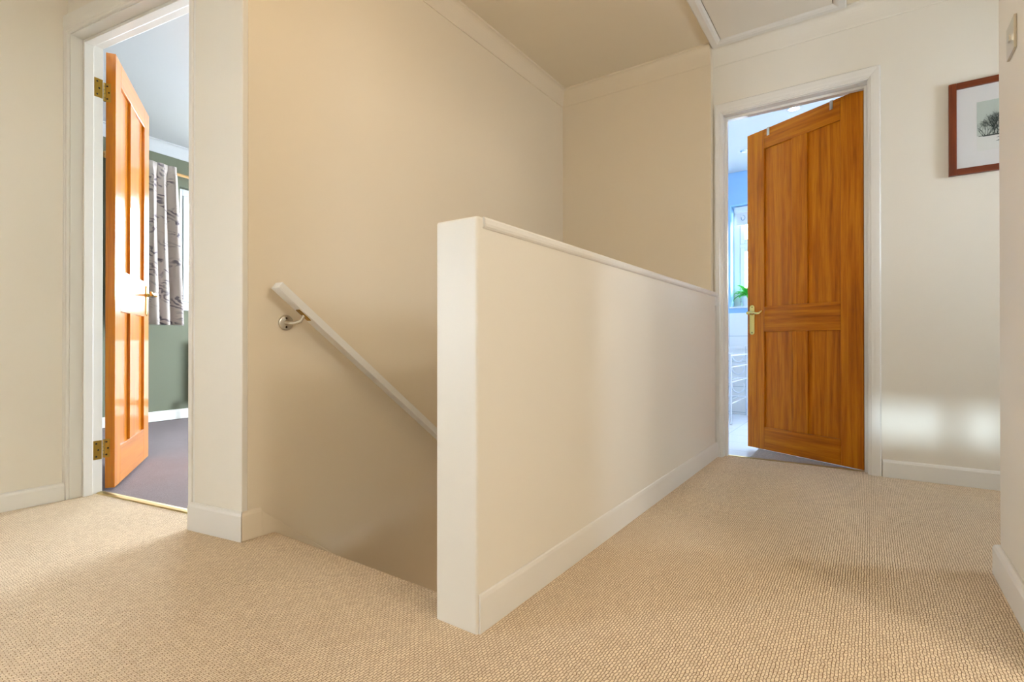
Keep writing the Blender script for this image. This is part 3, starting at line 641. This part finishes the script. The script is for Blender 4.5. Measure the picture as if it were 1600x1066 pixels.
# potted plant
PP = thing('potted_plant', 'green arching houseplant in a white pot on the bathroom sill', 'plant', (-1.045, 5.77, 1.053))
MB().lathe([(.040, 0), (.052, .09), (.055, .10), (.055, .112), (.048, .112), (.046, .10)], (0, 0, 0), (0, 0, 1), 28).build('pot', M['pot'], PP)
MB().lathe([(.045, 0), (.001, .006)], (0, 0, .094), (0, 0, 1), 20).build('soil', M['soil'], PP)
rng = random.Random(3); lf = MB()
for k in range(46):
    a = rng.uniform(0, 2 * pi); L = rng.uniform(.11, .21); el = rng.uniform(.5, 1.45); wd = rng.uniform(.013, .024)
    p = Vector((0, 0, .1)); d = Vector((cos(a) * cos(el), sin(a) * cos(el), sin(el))); side = Vector((-sin(a), cos(a), 0)); L_ = []; n = 9
    for i in range(n + 1):
        t = i / n; ww = wd * (sin(pi * min(1, .06 + t * .94)) ** .7) if t < 1 else 0
        if t < .35: ww = min(ww, .004 + wd * t)
        L_.append((p - side * ww, p + Vector((0, 0, -.25 * ww)), p + side * ww))
        p = p + d * (L / n); d = (d + Vector((0, 0, -.20 - .06 * rng.random()))).normalized()
        if p.y > .055: p.y = .055
        if p.x < -.12: p.x = -.12
    vs = [q for tri in L_ for q in tri]; fs = []
    for i in range(n): fs += [(3 * i, 3 * i + 1, 3 * i + 4, 3 * i + 3), (3 * i + 1, 3 * i + 2, 3 * i + 5, 3 * i + 4)]
    lf.add(vs, fs, True)
lo = lf.build('foliage', M['leaf'], PP); s_ = lo.modifiers.new('thick', 'SOLIDIFY'); s_.thickness = .0008
# white wire rack with U-shaped scrolls
RK = thing('wire_rack', 'white wrought wire storage rack standing in the bathroom', 'rack', (-1.13, 5.05, -.02))
rr = .006
for (x, y) in ((-.17, -.36), (.15, -.36), (-.17, .34), (.15, .34)):
    MB().tube([(x, y, 0), (x, y, .60)], .009, 10).build('post', M['upvc'], RK)
for z in (.18, .36, .49, .59):
    mb = MB()
    for x in (-.17, .15): mb.tube([(x, -.36, z), (x, .34, z)], rr, 8)
    for y in (-.36, .34): mb.tube([(-.17, y, z), (.15, y, z)], rr, 8)
    if z in (.18, .36): [mb.tube([(x, -.36, z), (x, .34, z)], .003, 6) for x in (-.12, -.07, -.02, .03, .08)]
    mb.build('shelf', M['upvc'], RK)
for z0_ in (.20, .38, .50):
    for x0_ in (-.09, .07):
        pts = [Vector((x0_ + .055 * cos(t), .345, z0_ + .075 + .06 * sin(t))) for t in [pi - .5 + i * (pi + 1.0) / 14 for i in range(15)]]
        MB().tube(pts, .0065, 8).build('scroll', M['upvc'], RK)
# ================================================================== OUTSIDE
TR = thing('bare_tree', 'leafless branching tree outside the bedroom window', 'tree', BW(.6, 3.2, LO - .01))
rng = random.Random(11); tm = MB()
def branch(p, d, L, r, dep):
    q = p + d * L; mid = p + d * L * .5 + Vector((rng.uniform(-1, 1), rng.uniform(-1, 1), 0)) * L * .05
    tm.tube([p, mid, q], [r, r * .85, r * .7], 6)
    if dep:
        for _ in range(3): branch(q, (d + Vector((rng.uniform(-.8, .8), rng.uniform(-.8, .8), rng.uniform(-.15, .5)))).normalized(), L * rng.uniform(.6, .8), r * .62, dep - 1)
branch(Vector((0, 0, 0)), Vector((0, 0, 1)), 1.6, .09, 5)
tm.build('branches', M['bark'], TR)
